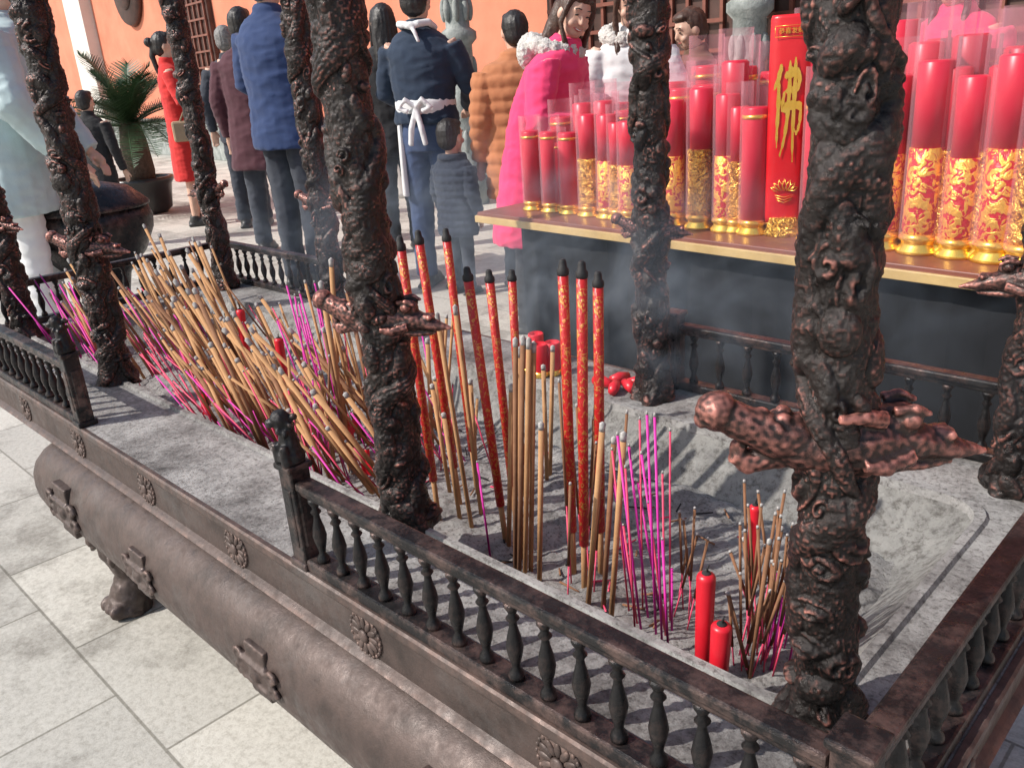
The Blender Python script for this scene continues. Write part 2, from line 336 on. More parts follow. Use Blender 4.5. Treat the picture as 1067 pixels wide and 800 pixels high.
def post(x,y,lion=False):
    m=MB(); m.box((x,y,L+.0775),(.032,.032,.155)); m.box((x,y,L+.158),(.040,.040,.010)); m.box((x,y,L+.006),(.040,.040,.012))
    m.box((x,y,L+.08),(.036,.020,.09)); m.box((x,y,L+.08),(.020,.036,.09))
    o=mk('rail_post',m,M['bronze2'],burner,off,False,.003)
    if lion:
        m=MB(); z=L+.162
        m.ell((x,y,z+.010),(.020,.020,.012)); m.tube([(x+.004,y,z),(x,y,z+.03),(x-.004,y,z+.055)],[.017,.014,.011]); m.ell((x-.006,y-.004,z+.064),(.014,.014,.014))
        m.ell((x-.012,y-.016,z+.060),(.008,.008,.007))
        for k in range(10):
            a=k*2*PI/10; m.ell((x-.004+.014*math.cos(a),y+.014*math.sin(a),z+.056+.011*math.sin(a*2)),.005,None,8,5)
        m.tube([(x-.012,y-.012,z),(x-.012,y-.014,z+.03)],[.008,.006]); m.tube([(x+.010,y-.014,z),(x+.008,y-.014,z+.03)],[.008,.006])
        organic('lion_finial',m,M['bronze2'],.0022,o,None,1,nd(.0012,160))
    return o
post(.528,-.165,True); post(-.328,-.165,True); post(1.318,-.165); post(1.318,.715); post(.558,.715); post(-.483,.715); post(-1.35,-.165); post(-1.35,.715)
# pillars
def vnoise(nz,nu,gz,gu,seed):
    r=np.random.RandomState(seed).rand(gz+2,gu)
    z=np.linspace(0,gz,nz,endpoint=False); u=np.linspace(0,gu,nu,endpoint=False)
    zi=z.astype(int); ui=u.astype(int); fz=z-zi; fu=u-ui; fz=fz*fz*(3-2*fz); fu=fu*fu*(3-2*fu)
    a=r[zi][:,ui]; b=r[zi][:,(ui+1)%gu]; c=r[zi+1][:,ui]; d=r[zi+1][:,(ui+1)%gu]
    return (a*(1-fu)+b*fu)*(1-fz)[:,None]+(c*(1-fu)+d*fu)*fz[:,None]
def pillar_mesh(H=1.45,nu=210,nz=1250,R=.0310,seed=1):
    rs=np.random.RandomState(seed)
    T,Z=np.meshgrid(np.linspace(0,2*PI,nu,endpoint=False),np.linspace(0,H,nz))
    n1=vnoise(nz,nu,16,3,seed+5)-.5; n2=vnoise(nz,nu,60,9,seed+6)-.5
    wear=np.clip((vnoise(nz,nu,34,5,seed+8)-.35)*3,0,1)
    wob=.8*np.sin(2*PI*Z/.31)+.35*np.sin(2*PI*Z/.133+1)+1.5*n1
    def coil(phase,width,amp,hand=1,pitch=.30,sp=.0115,sa=.0024):
        ph=(T-hand*2*PI*Z/pitch-wob*hand+phase+PI)%(2*PI)-PI; s=R*1.3*ph*.85
        wd=width*(1+.3*np.sin(2*PI*Z/.21+phase)+.3*n2); b=np.sqrt(np.clip(1-(s/wd)**2,0,1))
        al=Z/.85; d=amp*b
        if sp:
            row=np.floor(s/sp+.5); fs_=(s/sp+.5)-row-.5; a_=al/sp+.5*(row%2); fa=a_-np.floor(a_)
            q=np.sqrt((fs_*1.9)**2+((fa-.35)*1.35)**2); d=d+sa*wear*np.clip(1.1-q,0,1)**.7*(b>.25)*(.4+.6*fa)
        return d
    D=coil(0,.024,.0095)
    D=np.maximum(D,coil(2.9,.0110,.0075,-1,.44,.007,.0016))
    Sp=np.zeros_like(D); dz=H/nz
    for k in range(210):
        zc=rs.rand()*H; tc=rs.rand()*2*PI; ro=.007+.018*rs.rand(); sg=rs.choice([-1,1]); st=.6+rs.rand()*1.2; an=rs.rand()*PI; f_=.6+.5*rs.rand()
        i0=max(0,int((zc-2*ro)/dz)); i1=min(nz,int((zc+2*ro)/dz)+1)
        dt=(T[i0:i1]-tc+PI)%(2*PI)-PI; dx=dt*R*1.1; dy=Z[i0:i1]-zc
        px=(dx*math.cos(an)+dy*math.sin(an))/st; py=(-dx*math.sin(an)+dy*math.cos(an))*min(st,1.3); d=np.sqrt(px*px+py*py)
        w_=np.clip(1-(d/ro)**2,0,1)
        if k%3==0: h=w_**.5*(.002+.0045*(.5+.5*np.cos(2*PI*d/(ro*.8)+sg*np.arctan2(py,px))))
        else: h=w_**.6*.0078*f_
        Sp[i0:i1]=np.maximum(Sp[i0:i1],h)
    D=np.maximum(D,Sp*1.1)+Sp*.25
    D+=.004*n2+.0032*(vnoise(nz,nu,150,22,seed+1)-.5)+.0020*(vnoise(nz,nu,420,64,seed+2)-.5)
    D+=.013*np.exp(-(Z/.035)**2)*(1+.4*np.sin(T*5+Z*40))
    r=R+D
    X=r*np.cos(T); Y=r*np.sin(T); co=np.stack([X,Y,Z],-1).reshape(-1,3)
    i=np.arange(nz-1)[:,None]; j=np.arange(nu)[None,:]; a=i*nu+j; b=i*nu+(j+1)%nu
    F=np.stack([a,b,b+nu,a+nu],-1).reshape(-1,4)
    me=bpy.data.meshes.new('pillar'); me.vertices.add(len(co)); me.vertices.foreach_set('co',co.ravel())
    me.loops.add(F.size); me.loops.foreach_set('vertex_index',F.ravel().astype(np.int32))
    me.polygons.add(len(F)); me.polygons.foreach_set('loop_start',(np.arange(len(F))*4).astype(np.int32)); me.polygons.foreach_set('loop_total',np.full(len(F),4,np.int32))
    me.update(calc_edges=True); me.validate(); me.polygons.foreach_set('use_smooth',[True]*len(F)); me.materials.append(M['bronze']); return me
pmA=pillar_mesh(seed=1); pmC=pillar_mesh(seed=4); pmB=pillar_mesh(seed=9,nu=130,nz=780)
def dragon_head():
    m=MB()
    m.tube([(.05,0,-.010),(.02,0,-.016),(-.02,0,-.016),(-.052,0,-.014),(-.080,0,-.020),(-.104,0,-.027),(-.134,0,-.032)],[(.020,.020),(.030,.030),(.036,.034),(.026,.024),(.019,.015),(.013,.010),(.003,.003)],16)
    m.ell((-.052,0,.003),(.024,.022,.016)); m.ell((-.092,0,-.012),(.013,.013,.008))
    for y in (-1,1):
        m.ell((-.060,.018*y,.010),(.010,.008,.008)); m.tube([(-.045,.016*y,.018),(-.062,.019*y,.021),(-.076,.017*y,.014)],[.005,.005,.003],8)
        m.ell((-.098,.010*y,-.011),.005); m.tube([(-.035,.020*y,.012),(-.015,.030*y,.020),(.008,.036*y,.022)],[.009,.007,.004],8)
        m.tube([(-.06,.020*y,-.022),(-.035,.032*y,-.028),(-.015,.038*y,-.024)],[.010,.009,.005],8)
    m.tube([(-.04,0,-.038),(-.075,0,-.040),(-.104,0,-.040)],[(.015,.009),(.012,.007),(.004,.003)],10)
    m.tube([(.03,0,-.010),(.056,.004,-.004),(.080,.002,.008),(.098,0,.018)],[.025,.020,.017,.016],14)
    m.ell((.106,0,.022),(.019,.019,.019)); m.ell((.119,.0,.014),(.008,.010,.008))
    m.tube([(.045,0,-.022),(.072,0,-.030),(.088,0,-.024),(.086,0,-.010)],[.015,.012,.010,.007],10); m.ell((.078,.0,-.032),(.012,.012,.011))
    for k in range(6):
        a=k/6*PI*1.6; m.ell((.056+.010*math.cos(a),.014*math.sin(a),.010+.005*math.cos(a*2)),.0085,None,8,6)
    def dd(p): return .0014*mn.noise(p*60)+.0008*mn.noise(p*170)
    t=organic('dragon_head',m,M['bronzeh'],.0018,None,None,2,dd)
    me=t.data; bpy.data.objects.remove(t); return me
dh=dragon_head()
ai,ao,W=.556,1.2207,.6377
for x,y,me,rot,hd,ln,hs,hz,ps in [(ao,0,pmA,0.4,(-.76,-.65),.026,.98,.338,.92),(ai,0,pmC,2.1,(-.75,-.40),.024,.80,.345,1.0),(-ai,0,pmA,3.9,(-.7,-.5),.0,.78,.34,1),(-ao,0,pmB,1.1,(-.7,-.3),0,.7,.34,1),
                   (ao,W,pmB,.3,(.9,.3),0,.8,.34,.95),(ai,W,pmB,5,(-.9,-.5),0,.6,.355,.93),(-ai,W,pmB,2.2,(-.8,-.3),0,.7,.34,.95),(-ao,W,pmB,4.2,(.8,.3),0,.7,.34,.95)]:
    o=link('pillar',me,None,burner,off+Vector((x,y,L-.004))); o.rotation_mode='QUATERNION'
    q=Vector((0,0,1)).rotation_difference(Vector((-.72*ln,-.70*ln,1))); o.rotation_quaternion=q@Quaternion((0,0,1),rot)
    o.scale=(ps,ps,1)
    h=link('dragon_head',dh,None,o,(0,0,hz)); h.rotation_euler=(0,0,math.atan2(hd[1],hd[0])-rot); h.scale=(hs/ps,hs/ps,hs)
# ---------------------------------------------------------------- ash
AZ=L-.072
def azf(x,y): return AZ+.012*mn.noise(Vector((x*6,y*6,0)))+.008*mn.noise(Vector((x*22,y*22,3)))
def ash():
    nx,ny=460,96; vs=[]; fs=[]; x0,x1,y0,y1=IX0+.035,IX1-.035,IY0+.012,IY1-.045
    for j in range(ny+1):
        for i in range(nx+1):
            x=x0+(x1-x0)*i/nx; y=y0+(y1-y0)*j/ny
            ex=min(x-x0,x1-x)/.08; ey=min((y-y0)*1.6,(y1-y)*1.0)/.07; e=max(0,min(1,ex,ey)); e=e*e*(3-2*e)
            z=azf(x,y)-.030*(1-e)+.0050*mn.noise(Vector((x*60,y*60,7)))+.0036*abs(mn.noise(Vector((x*130,y*130,1))))
            vs.append((x,y,z))
    for j in range(ny):
        for i in range(nx):
            a=j*(nx+1)+i; fs.append((a,a+1,a+nx+2,a+nx+1))
    return MB().add(vs,fs)
tag(mk('ash',ash(),M['ash']),'bed of loose grey incense ash filling the burner','ash',kind='stuff')
# ---------------------------------------------------------------- incense
def cyl(r0,r1,z0,z1,n=8,tipz=None):
    pr=[(r0,z0),(r1,z1)]
    if tipz: pr.append((r1*.25,tipz))
    return MB().lathe(pr,n)
LEN0=.36
def proto(kind):
    d={}
    if kind=='thick':
        d['body']=(cyl(.0042,.0046,0,.345,9).mesh('stick'),M['tan']); d['kids']=[('ash_tip',cyl(.0045,.0047,.345,.358,9,.361).mesh('ash_tip'),M['ashtip'])]
    if kind=='thickbrown':
        d['body']=(cyl(.0040,.0043,0,.348,9).mesh('stick'),M['brown']); d['kids']=[('ash_tip',cyl(.0042,.0045,.348,.358,9,.361).mesh('ash_tip'),M['ashtip'])]
    if kind=='thin':
        d['body']=(cyl(.0011,.0011,0,.15,6).mesh('stem'),M['rosered']); d['kids']=[('incense_paste',cyl(.0019,.0019,.15,.354,6).mesh('incense_paste'),M['brown']),('ash_tip',cyl(.0019,.0016,.354,.36,6).mesh('ash_tip'),M['ashtip'])]
    if kind=='thintan':
        d['body']=(cyl(.0012,.0012,0,.10,6).mesh('stem'),M['magenta']); d['kids']=[('incense_paste',cyl(.0023,.0023,.10,.352,6).mesh('incense_paste'),M['tan']),('ash_tip',cyl(.0023,.0019,.352,.36,6).mesh('ash_tip'),M['ashtip'])]
    if kind=='magenta':
        d['body']=(cyl(.0014,.0014,0,.355,6).mesh('stem'),M['magenta']); d['kids']=[('charred_tip',cyl(.0015,.0010,.355,.36,6).mesh('charred_tip'),M['ashtip'])]
    if kind=='red':
        d['body']=(cyl(.0013,.0013,0,.355,6).mesh('stem'),M['rosered']); d['kids']=[('charred_tip',cyl(.0015,.0010,.355,.36,6).mesh('charred_tip'),M['ashtip'])]
    if kind=='giant':
        d['body']=(cyl(.0046,.0046,0,.08,9).mesh('stem'),M['tan']); d['kids']=[('printed_wrap',cyl(.0070,.0073,.06,.344,12).mesh('printed_wrap'),M['redgold_stick']),('charred_tip',MB().lathe([(.0073,.344),(.0082,.346),(.0080,.350),(.0058,.352),(.0050,.358),(.003,.360)],12).mesh('charred_tip'),M['blacktip'])]
    d['body'][0].materials.append(d['body'][1])
    for _,me,m in d['kids']: me.materials.append(m)
    return d
PR={k:proto(k) for k in ('thick','thickbrown','thin','thintan','magenta','red','giant')}
NM={'thick':'incense_stick','thickbrown':'incense_stick','thin':'thin_incense_stick','thintan':'thin_incense_stick','magenta':'burnt_incense_stem','red':'burnt_incense_stem','giant':'giant_incense_stick'}
def stick(kind,b,t,label,group=None,fat=1):
    d=PR[kind]; v=t-b; ln=v.length
    o=link(NM[kind],d['body'][0],None); o.location=b; o.rotation_mode='QUATERNION'; o.rotation_quaternion=Vector((0,0,1)).rotation_difference(v)
    o.scale=(fat,fat,ln/LEN0); tag(o,label,'incense stick',group)
    for nme,me,m in d['kids']:
        c=bpy.data.objects.new(nme,me); COL.objects.link(c); c.parent=o
    return o
def pstick(kind,bx,by,tx,ty,label,group=None,fat=1,az=AZ-.008):
    b=P(bx,by,az); t=above(b,tx,ty)
    return stick(kind,b,t,label,group,fat)
giants=[((458,545),(416,246),'leftmost giant red and gold incense stick with black tip right of the second front pillar'),
 ((480,530),(435,240),'second giant red and gold incense stick from the left, leaning slightly left'),
 ((497,510),(464,238),'third giant red and gold incense stick from the left, upper half standing clear'),
 ((528,570),(486,278),'fourth giant red and gold incense stick from the left, leaning left over the tan sticks'),
 ((538,545),(509,281),'fifth giant red and gold incense stick from the left, in the middle clump'),
 ((545,520),(533,281),'sixth giant red and gold incense stick from the left, half hidden by tan sticks'),
 ((598,602),(586,270),'leftmost of the three upright giant red and gold sticks in the right clump'),
 ((609,618),(606,272),'middle one of the three upright giant red and gold sticks in the right clump'),
 ((626,600),(623,283),'rightmost of the three upright giant red and gold sticks in the right clump')]
for b,t,l in giants: pstick('giant',*b,*t,l,'giant red and gold incense sticks')
gt='thick tan incense stick standing in the middle clumps among the giant red sticks'
for b,t in [((492,552),(455,326)),((502,540),(474,318)),((537,596),(537,352)),((541,600),(545,350)),((547,600),(551,352)),((553,596),(556,356)),((543,585),(541,362)),((530,575),(533,400)),((562,610),(564,440)),((498,520),(490,395)),
            ((470,520),(450,400)),((480,545),(462,430)),((573,500),(576,360)),((570,505),(566,380)),((612,640),(628,440)),((628,640),(640,455)),((636,655),(650,450))]:
    pstick('thick' if random.random()<.7 else 'thickbrown',*b,*t,gt,'tan incense sticks in the middle clumps',.9)
for k in range(12):
    x=random.uniform(590,645); y=random.uniform(590,650); pstick('thin',x,y,x+random.uniform(-14,18),y-random.uniform(130,230),'thin brown incense stick on a rose stem in the middle clumps','thin brown incense sticks in the middle clumps',1.1)
for b,t in [((512,588),(497,480)),((669,665),(643,450)),((684,672),(674,428)),((690,680),(682,430)),((694,665),(668,470)),((676,650),(655,462)),((662,640),(637,490)),((697,690),(690,560)),((700,668),(700,590)),((688,640),(664,500))]:
    pstick('magenta',*b,*t,'burnt magenta incense stem standing alone in the middle of the ash','magenta stems in the middle of the ash',1.25)
for k in range(7):
    x=random.uniform(655,700); y=random.uniform(630,685); pstick('red',x,y,x+random.uniform(-26,2),y-random.uniform(110,210),'burnt rose stem among the magenta stems in the middle of the ash','rose stems in the middle of the ash',1.1)
for k in range(40):
    x=random.gauss(790,11); y=random.uniform(665,715); pstick('thickbrown' if k%6==0 else 'thin',x,y,x+random.gauss(10,18),y-random.uniform(70,170),'thin incense stick in the fan behind the red candles near the right front pillar','incense sticks in the fan behind the two red candles',1.05 if k%6 else .62)
for k in range(8):
    x=random.gauss(802,8); y=random.uniform(680,718); pstick('magenta',x,y,x+random.gauss(12,10),y-random.uniform(60,110),'magenta stem in the fan behind the red candles','magenta stems in the fan behind the two red candles')
for b,t in [((712,640),(708,532)),((717,655),(724,528)),((722,640),(712,540)),((700,650),(727,556)),((706,630),(716,570)),((714,665),(738,560))]:
    pstick('thin',*b,*t,'short brown incense stick right of the magenta stems','short brown sticks right of the magenta stems')
def rstick(kind,label,group,x,y,lx,ly,ln,fat=1):
    b=Vector((x,y,azf(x,y)-.008)); d=Vector((lx,ly,1)).normalized(); return stick(kind,b,b+d*ln,label,group,fat)
bun=[]
for k in range(18):
    bx=-1.0+1.40*((k*.618)%1); by=random.uniform(.10,.40); bun.append((bx,by,random.gauss(-.50,.12),random.gauss(-.18,.11)))
for k in range(4): bun.append((random.uniform(-.1,.42),random.uniform(.08,.4),random.gauss(-.05,.12),random.gauss(.0,.1)))
for k in range(116):
    bx,by,lx,ly=random.choice(bun); x=min(.44,max(-1.06,bx+random.gauss(0,.032))); y=min(.45,max(.05,by+random.gauss(0,.03)))
    rstick('thick' if random.random()<.7 else 'thickbrown','thick tan incense stick in the dense tilted bundle left of the second front pillar','tan incense sticks in the left bundle',x,y,lx+random.gauss(0,.065),ly+random.gauss(0,.06),random.uniform(.18,.40),random.uniform(.85,1.15))
for k in range(110):
    bx,by,lx,ly=random.choice(bun); x=min(.46,max(-1.08,bx+random.gauss(0,.06))); y=min(.46,max(.05,by+random.gauss(0,.05)))
    rstick(random.choice(['thin','thintan','thintan']),'thin brown incense stick in the dense bundle left of the second front pillar','thin incense sticks in the left bundle',x,y,lx+random.gauss(0,.15),ly+random.gauss(0,.14),random.uniform(.14,.36),1.2)
for k in range(120):
    bx,by,lx,ly=random.choice(bun); x=min(.46,max(-1.12,bx+random.gauss(0,.08))); y=min(.46,max(.04,by-.05+random.gauss(0,.06)))
    rstick(random.choice(['magenta','red','red','red']),'burnt magenta or rose stem in the dense bundle left of the second front pillar','coloured stems in the left bundle',x,y,lx+random.gauss(-.05,.16),ly+random.gauss(-.05,.14),random.uniform(.10,.26),1.15)
for k in range(16):
    rstick('magenta','bright magenta stem leaning left between the two leftmost front pillars','magenta stems at the far left end',random.uniform(-1.12,-.80),random.uniform(.04,.2),random.gauss(-.5,.12),random.gauss(-.15,.1),random.uniform(.2,.3),1.4)
for k in range(10):
    x=random.uniform(330,362); pstick('magenta',x,random.uniform(440,490),x-random.uniform(25,50),random.uniform(290,350),'magenta stem standing just left of the second front pillar','magenta stems just left of the second front pillar',1.3)
for k in range(6):
    x=random.uniform(.0,.40)-.5*(k%2); y=random.uniform(.06,.2); z=azf(x,y)
    o=mk('red_paper_scrap',MB().add([(-.014,0,0),(.012,.002,.003),(.016,.006,.050),(-.010,.012,.058),(-.012,.012,.03),(.010,.010,.024)],[(0,1,5,4),(4,5,2,3)]),M['red_wax'],None,(x,y,z+.02)); o.rotation_euler=(random.uniform(-.4,.4),random.uniform(-.5,.5),random.random()*6); tag(o,'scrap of red paper wrapping caught among the sticks of the left bundle','paper scrap','red paper scraps in the left bundle')
for k in range(90):
    x=random.uniform(.1,1.08); y=random.uniform(.07,.45); a=random.random()*PI; z=azf(x,y)+.005; l_=random.uniform(.006,.020); dv=Vector((math.cos(a),math.sin(a),random.uniform(-.05,.1)))*l_
    o=mk('fallen_stub',MB().tube([Vector((0,0,0))-dv,dv*.1,dv],[.0016,.0015,.0012],6),M[random.choice(['brown','rosered','wick','wick','brown'])],None,(x,y,z)); tag(o,'short fallen incense stub lying on the ash','incense stub','fallen incense stubs on the ash')
def candle(b,t,r,label,group=None):
    v=t-b; ln=v.length
    o=mk('red_candle',MB().lathe([(r*.55,0),(r*.6,ln*.08),(r*.85,ln*.12),(r,ln*.5),(r*1.08,ln*.96),(r*.95,ln*.985),(r*.5,ln)],18),M['red_wax'])
    o.location=b; o.rotation_mode='QUATERNION'; o.rotation_quaternion=Vector((0,0,1)).rotation_difference(v); tag(o,label,'candle',group)
    mk('wick',MB().tube([(0,0,ln-.002),(.001,0,ln+.006),(.003,0,ln+.012)],[.0016,.0014,.0008],6),M['wick'],o); mk('charred_top',MB().lathe([(r*.55,0),(r*.5,.002),(.001,.004)],12,(0,0,ln-.001)),M['wick'],o)
for b,t,r,l in [((731,720),(736,597),.0105,'tall red candle with burnt black wick nearest the right front pillar'),((746,742),(752,650),.0112,'short fat red candle beside the taller one near the right front pillar'),
                ((783,622),(787,526),.0080,'slim red candle standing behind the fan of thin incense'),((262,412),(250,322),.010,'red candle deep in the left bundle, upright and farthest left'),((302,428),(290,352),.010,'leaning red candle in the middle of the left bundle')]:
    bb=P(*b,AZ-.006); candle(bb,above(bb,*t),r,l)
for (x,y) in [(552,388),(564,392),(577,390),(560,380)]:
    bb=P(x,y,L); m=MB().lathe([(.014,0),(.017,.004),(.018,.075),(.016,.077),(.015,.070)],16); o=mk('candle_cup',m,M['red_wax'],None,bb); tag(o,'small red candle cup with gold foot, one of a tight cluster on the back ledge','candle cup','red candle cups clustered on the back ledge')
    mk('gold_foot',MB().lathe([(.018,.001),(.0195,.006),(.0185,.014),(.0183,.014)],16),M['goldflat'],o)
for i,(x,y) in enumerate([(628,398),(646,394),(655,402),(665,398),(640,404)]):
    bb=P(x,y,L+.012); a=i*1.3
    o=mk('candle_stub',MB().tube([(-.022*math.cos(a),-.022*math.sin(a),0),(0,0,.002),(.022*math.cos(a),.022*math.sin(a),0)],[.010,.012,.009],12),M['red_wax'],None,bb)
    tag(o,'melted red candle stub in the heap on the back ledge left of the rear pillar','candle stub','melted red stubs on the back ledge')
# ---------------------------------------------------------------- candle table
TZ=.72
A=P(497,221,TZ); B=P(1067,291,TZ); dirT=(B-A); dirT.z=0; dirT.normalize(); nT=Vector((-dirT.y,dirT.x,0)); rzT=math.atan2(dirT.y,dirT.x)
lenT=(B-A).length+.9; dep=.60
tb=empty('candle_stall_table',(A.x,A.y,0),rzT,'long wooden stall table with yellow edge and dark skirt, covered with red candles','table')
mk('tabletop',MB().box((lenT/2,dep/2,TZ-.014),(lenT,dep,.028)),M['wood'],tb,None,False,.003)
mk('edge_trim',MB().box((lenT/2,-.004,TZ-.026),(lenT+.01,.012,.026)).box((-.004,dep/2,TZ-.026),(.012,dep,.026)),M['trim'],tb,None,False,.002)
sk_=MB()
n=60; x0=.20; pts=[]
for i in range(n+1):
    x=x0+(lenT-x0)*i/n; pts.append((x,.050+.003*math.sin(i*1.7)+.004*math.sin(i*.33)))
pts+= [(lenT,dep-.05),(x0,dep-.05)]
sk_.rings([[(p[0],p[1],z) for p in pts] for z in (.01,.3,TZ-.03)],True)
mk('skirt',sk_,M['skirt'],tb,None,False)
def lc(name,prof,m,parent,n=22): return mk(name,MB().lathe(prof,n),m,parent)
def cset(kind,r=.036):
    root=empty('boxed_candle',(0,0,0)); rb=r*1.22
    lc('gold_base',[(rb,0),(rb,.008),(r*.95,.018),(r*.95,.024),(r*1.14,.03),(r*1.0,.04),(r*.9,.042)],M['goldflat'],root)
    if kind=='gold':
        lc('embossed_cup',[(r*.9,.04),(r*1.06,.05),(r*.99,.06),(r*.99,.205),(r*1.07,.215),(r*.9,.22)],M['gold'],root); lc('candle',[(r*.84,.21),(r*.88,.375),(r*.7,.38)],M['pink_red'],root); top=.45
    elif kind=='red':
        lc('candle',[(r*.95,.04),(r*.97,.33),(r*.9,.335)],M['pink_red'],root); top=.40
        lc('gold_rim',[(r*1.0,.305),(r*1.02,.31),(r*1.0,.316)],M['goldflat'],root)
    else:
        lc('embossed_candle',[(r*.9,.04),(r*.98,.05),(r*.98,.21),(r*.92,.212)],M['redgold'],root); lc('candle',[(r*.9,.211),(r*.92,.37),(r*.8,.374)],M['pink_red'],root); top=.45
    mk('clear_sleeve',MB().rings([[(r*1.12*math.cos(2*PI*j/20),r*1.12*math.sin(2*PI*j/20),z) for j in range(20)] for z in (.03,top)],False),M['film'],root)
    return root
protoC={k:cset(k) for k in ('gold','red','pattern')}
used=set()
def put(kind,loc,label,group=None,sc=1,sz=None):
    r=protoC[kind]
    if kind in used:
        r2=r.copy(); COL.objects.link(r2)
        for ch in list(r.children):
            c=ch.copy(); COL.objects.link(c); c.parent=r2
        r=r2
    used.add(kind); r.location=loc; r.rotation_euler=(0,0,random.random()*6); r.scale=(sc,sc,sz or sc); tag(r,label,'candle',group); return r
KL={'gold':'gold embossed cup candle','red':'plain red candle on gold foot','pattern':'gold embossed red candle'}
front=[('gold',556,213,.84,'leftmost in the front row',.76),('red',584,220,.84,'second from the left in the front row',.76),('red',614,222,.84,'third from the left in the front row',.74),('gold',645,228,.95,'touching the left side of the rear pillar',.86),
 ('gold',729,232,.9,'just right of the rear pillar',.85),('gold',767,241,1.0,'left of the lettered red package',.98),('gold',977,262,1.15,'right of the big right pillar in the front row',1.2),('gold',1024,268,1.2,'largest one, near the right edge in front',1.2),('gold',1066,276,1.2,'cut by the right edge of the view',1.25)]
for k,x,y,s_,l,z_ in front: put(k,P(x,y,TZ),KL[k]+' '+l,'candles in the front row of the stall',s_,z_)
rowk=[['gold','red','pattern'],['red','gold','red'],['red','pattern','red','red']]
for row,(dy,sc_) in enumerate([(.15,.98),(.27,1.10),(.40,1.24)]):
    x=.17+row*.045; nme=['second','third','fourth'][row]
    while x<lenT-.35:
        k=random.choice(rowk[row]); p=Vector((A.x,A.y,TZ))+dirT*x+nT*dy; q=proj(p+Vector((0,0,.1)))
        if not (787<q[0]<842 and row<2):
            s_=sc_*random.uniform(.94,1.06)*(1+.14*x); put(k,p,KL[k]+' standing in the %s row of the stall'%nme,'%s candles in the %s row of the stall'%(k,nme),s_,s_*(.86 if q[0]<700 else 1.0))
        x+=.090+random.uniform(0,.02)+.014*row
def text_mesh(s,size,bold=0):
    c=bpy.data.curves.new('t','FONT'); c.body=s; c.size=size; c.extrude=.0006; c.align_x='CENTER'; c.align_y='CENTER'; c.offset=bold
    o=bpy.data.objects.new('t',c); COL.objects.link(o); dg=bpy.context.evaluated_depsgraph_get(); me=bpy.data.meshes.new_from_object(o.evaluated_get(dg)); bpy.data.objects.remove(o); return me
def brush(kx,kz,y,w):
    st=[[(-.45,1.0),(-.62,.72),(-.90,.42)],[(-.62,.66),(-.58,.1),(-.62,-.5),(-.60,-.95)],
        [(-.28,.72),(.15,.82),(.62,.76),(.60,.48),(.2,.40),(-.22,.38)],[(-.24,.38),(-.34,.10),(-.30,-.02),(.2,.06),(.78,.04),(.74,-.38),(.58,-.62),(.42,-.52)],
        [(.02,1.08),(.04,.4),(-.02,-.3),(-.18,-.8),(-.40,-1.15)],[(.34,1.15),(.36,.3),(.34,-.6),(.40,-1.30)]]
    m=MB()
    for s_ in st:
        pts=[]
        for i in range(len(s_)-1):
            for t in range(4):
                f=t/4; pts.append(Vector((s_[i][0]*(1-f)+s_[i+1][0]*f,0,s_[i][1]*(1-f)+s_[i+1][1]*f)))
        pts.append(Vector((s_[-1][0],0,s_[-1][1]))); k=len(pts); sm_=[pts[0]]+[(pts[i-1]+pts[i]*2+pts[i+1])/4 for i in range(1,k-1)]+[pts[-1]]
        L_=[];R_=[]
        for i,p in enumerate(sm_):
            d=(sm_[min(i+1,k-1)]-sm_[max(i-1,0)]).normalized(); nn=Vector((-d.z,0,d.x)); wv=w*(.35+.9*math.sin(PI*(i/(k-1))**.6)+.25*math.sin(i*2.1))
            L_.append(((p.x+nn.x*wv)*kx,y,(p.z+nn.z*wv)*kz)); R_.append(((p.x-nn.x*wv)*kx,y,(p.z-nn.z*wv)*kz))
        y-=.00025
        m.add(L_+R_,[(i,i+1,k+i+1,k+i) for i in range(k-1)])
    return m
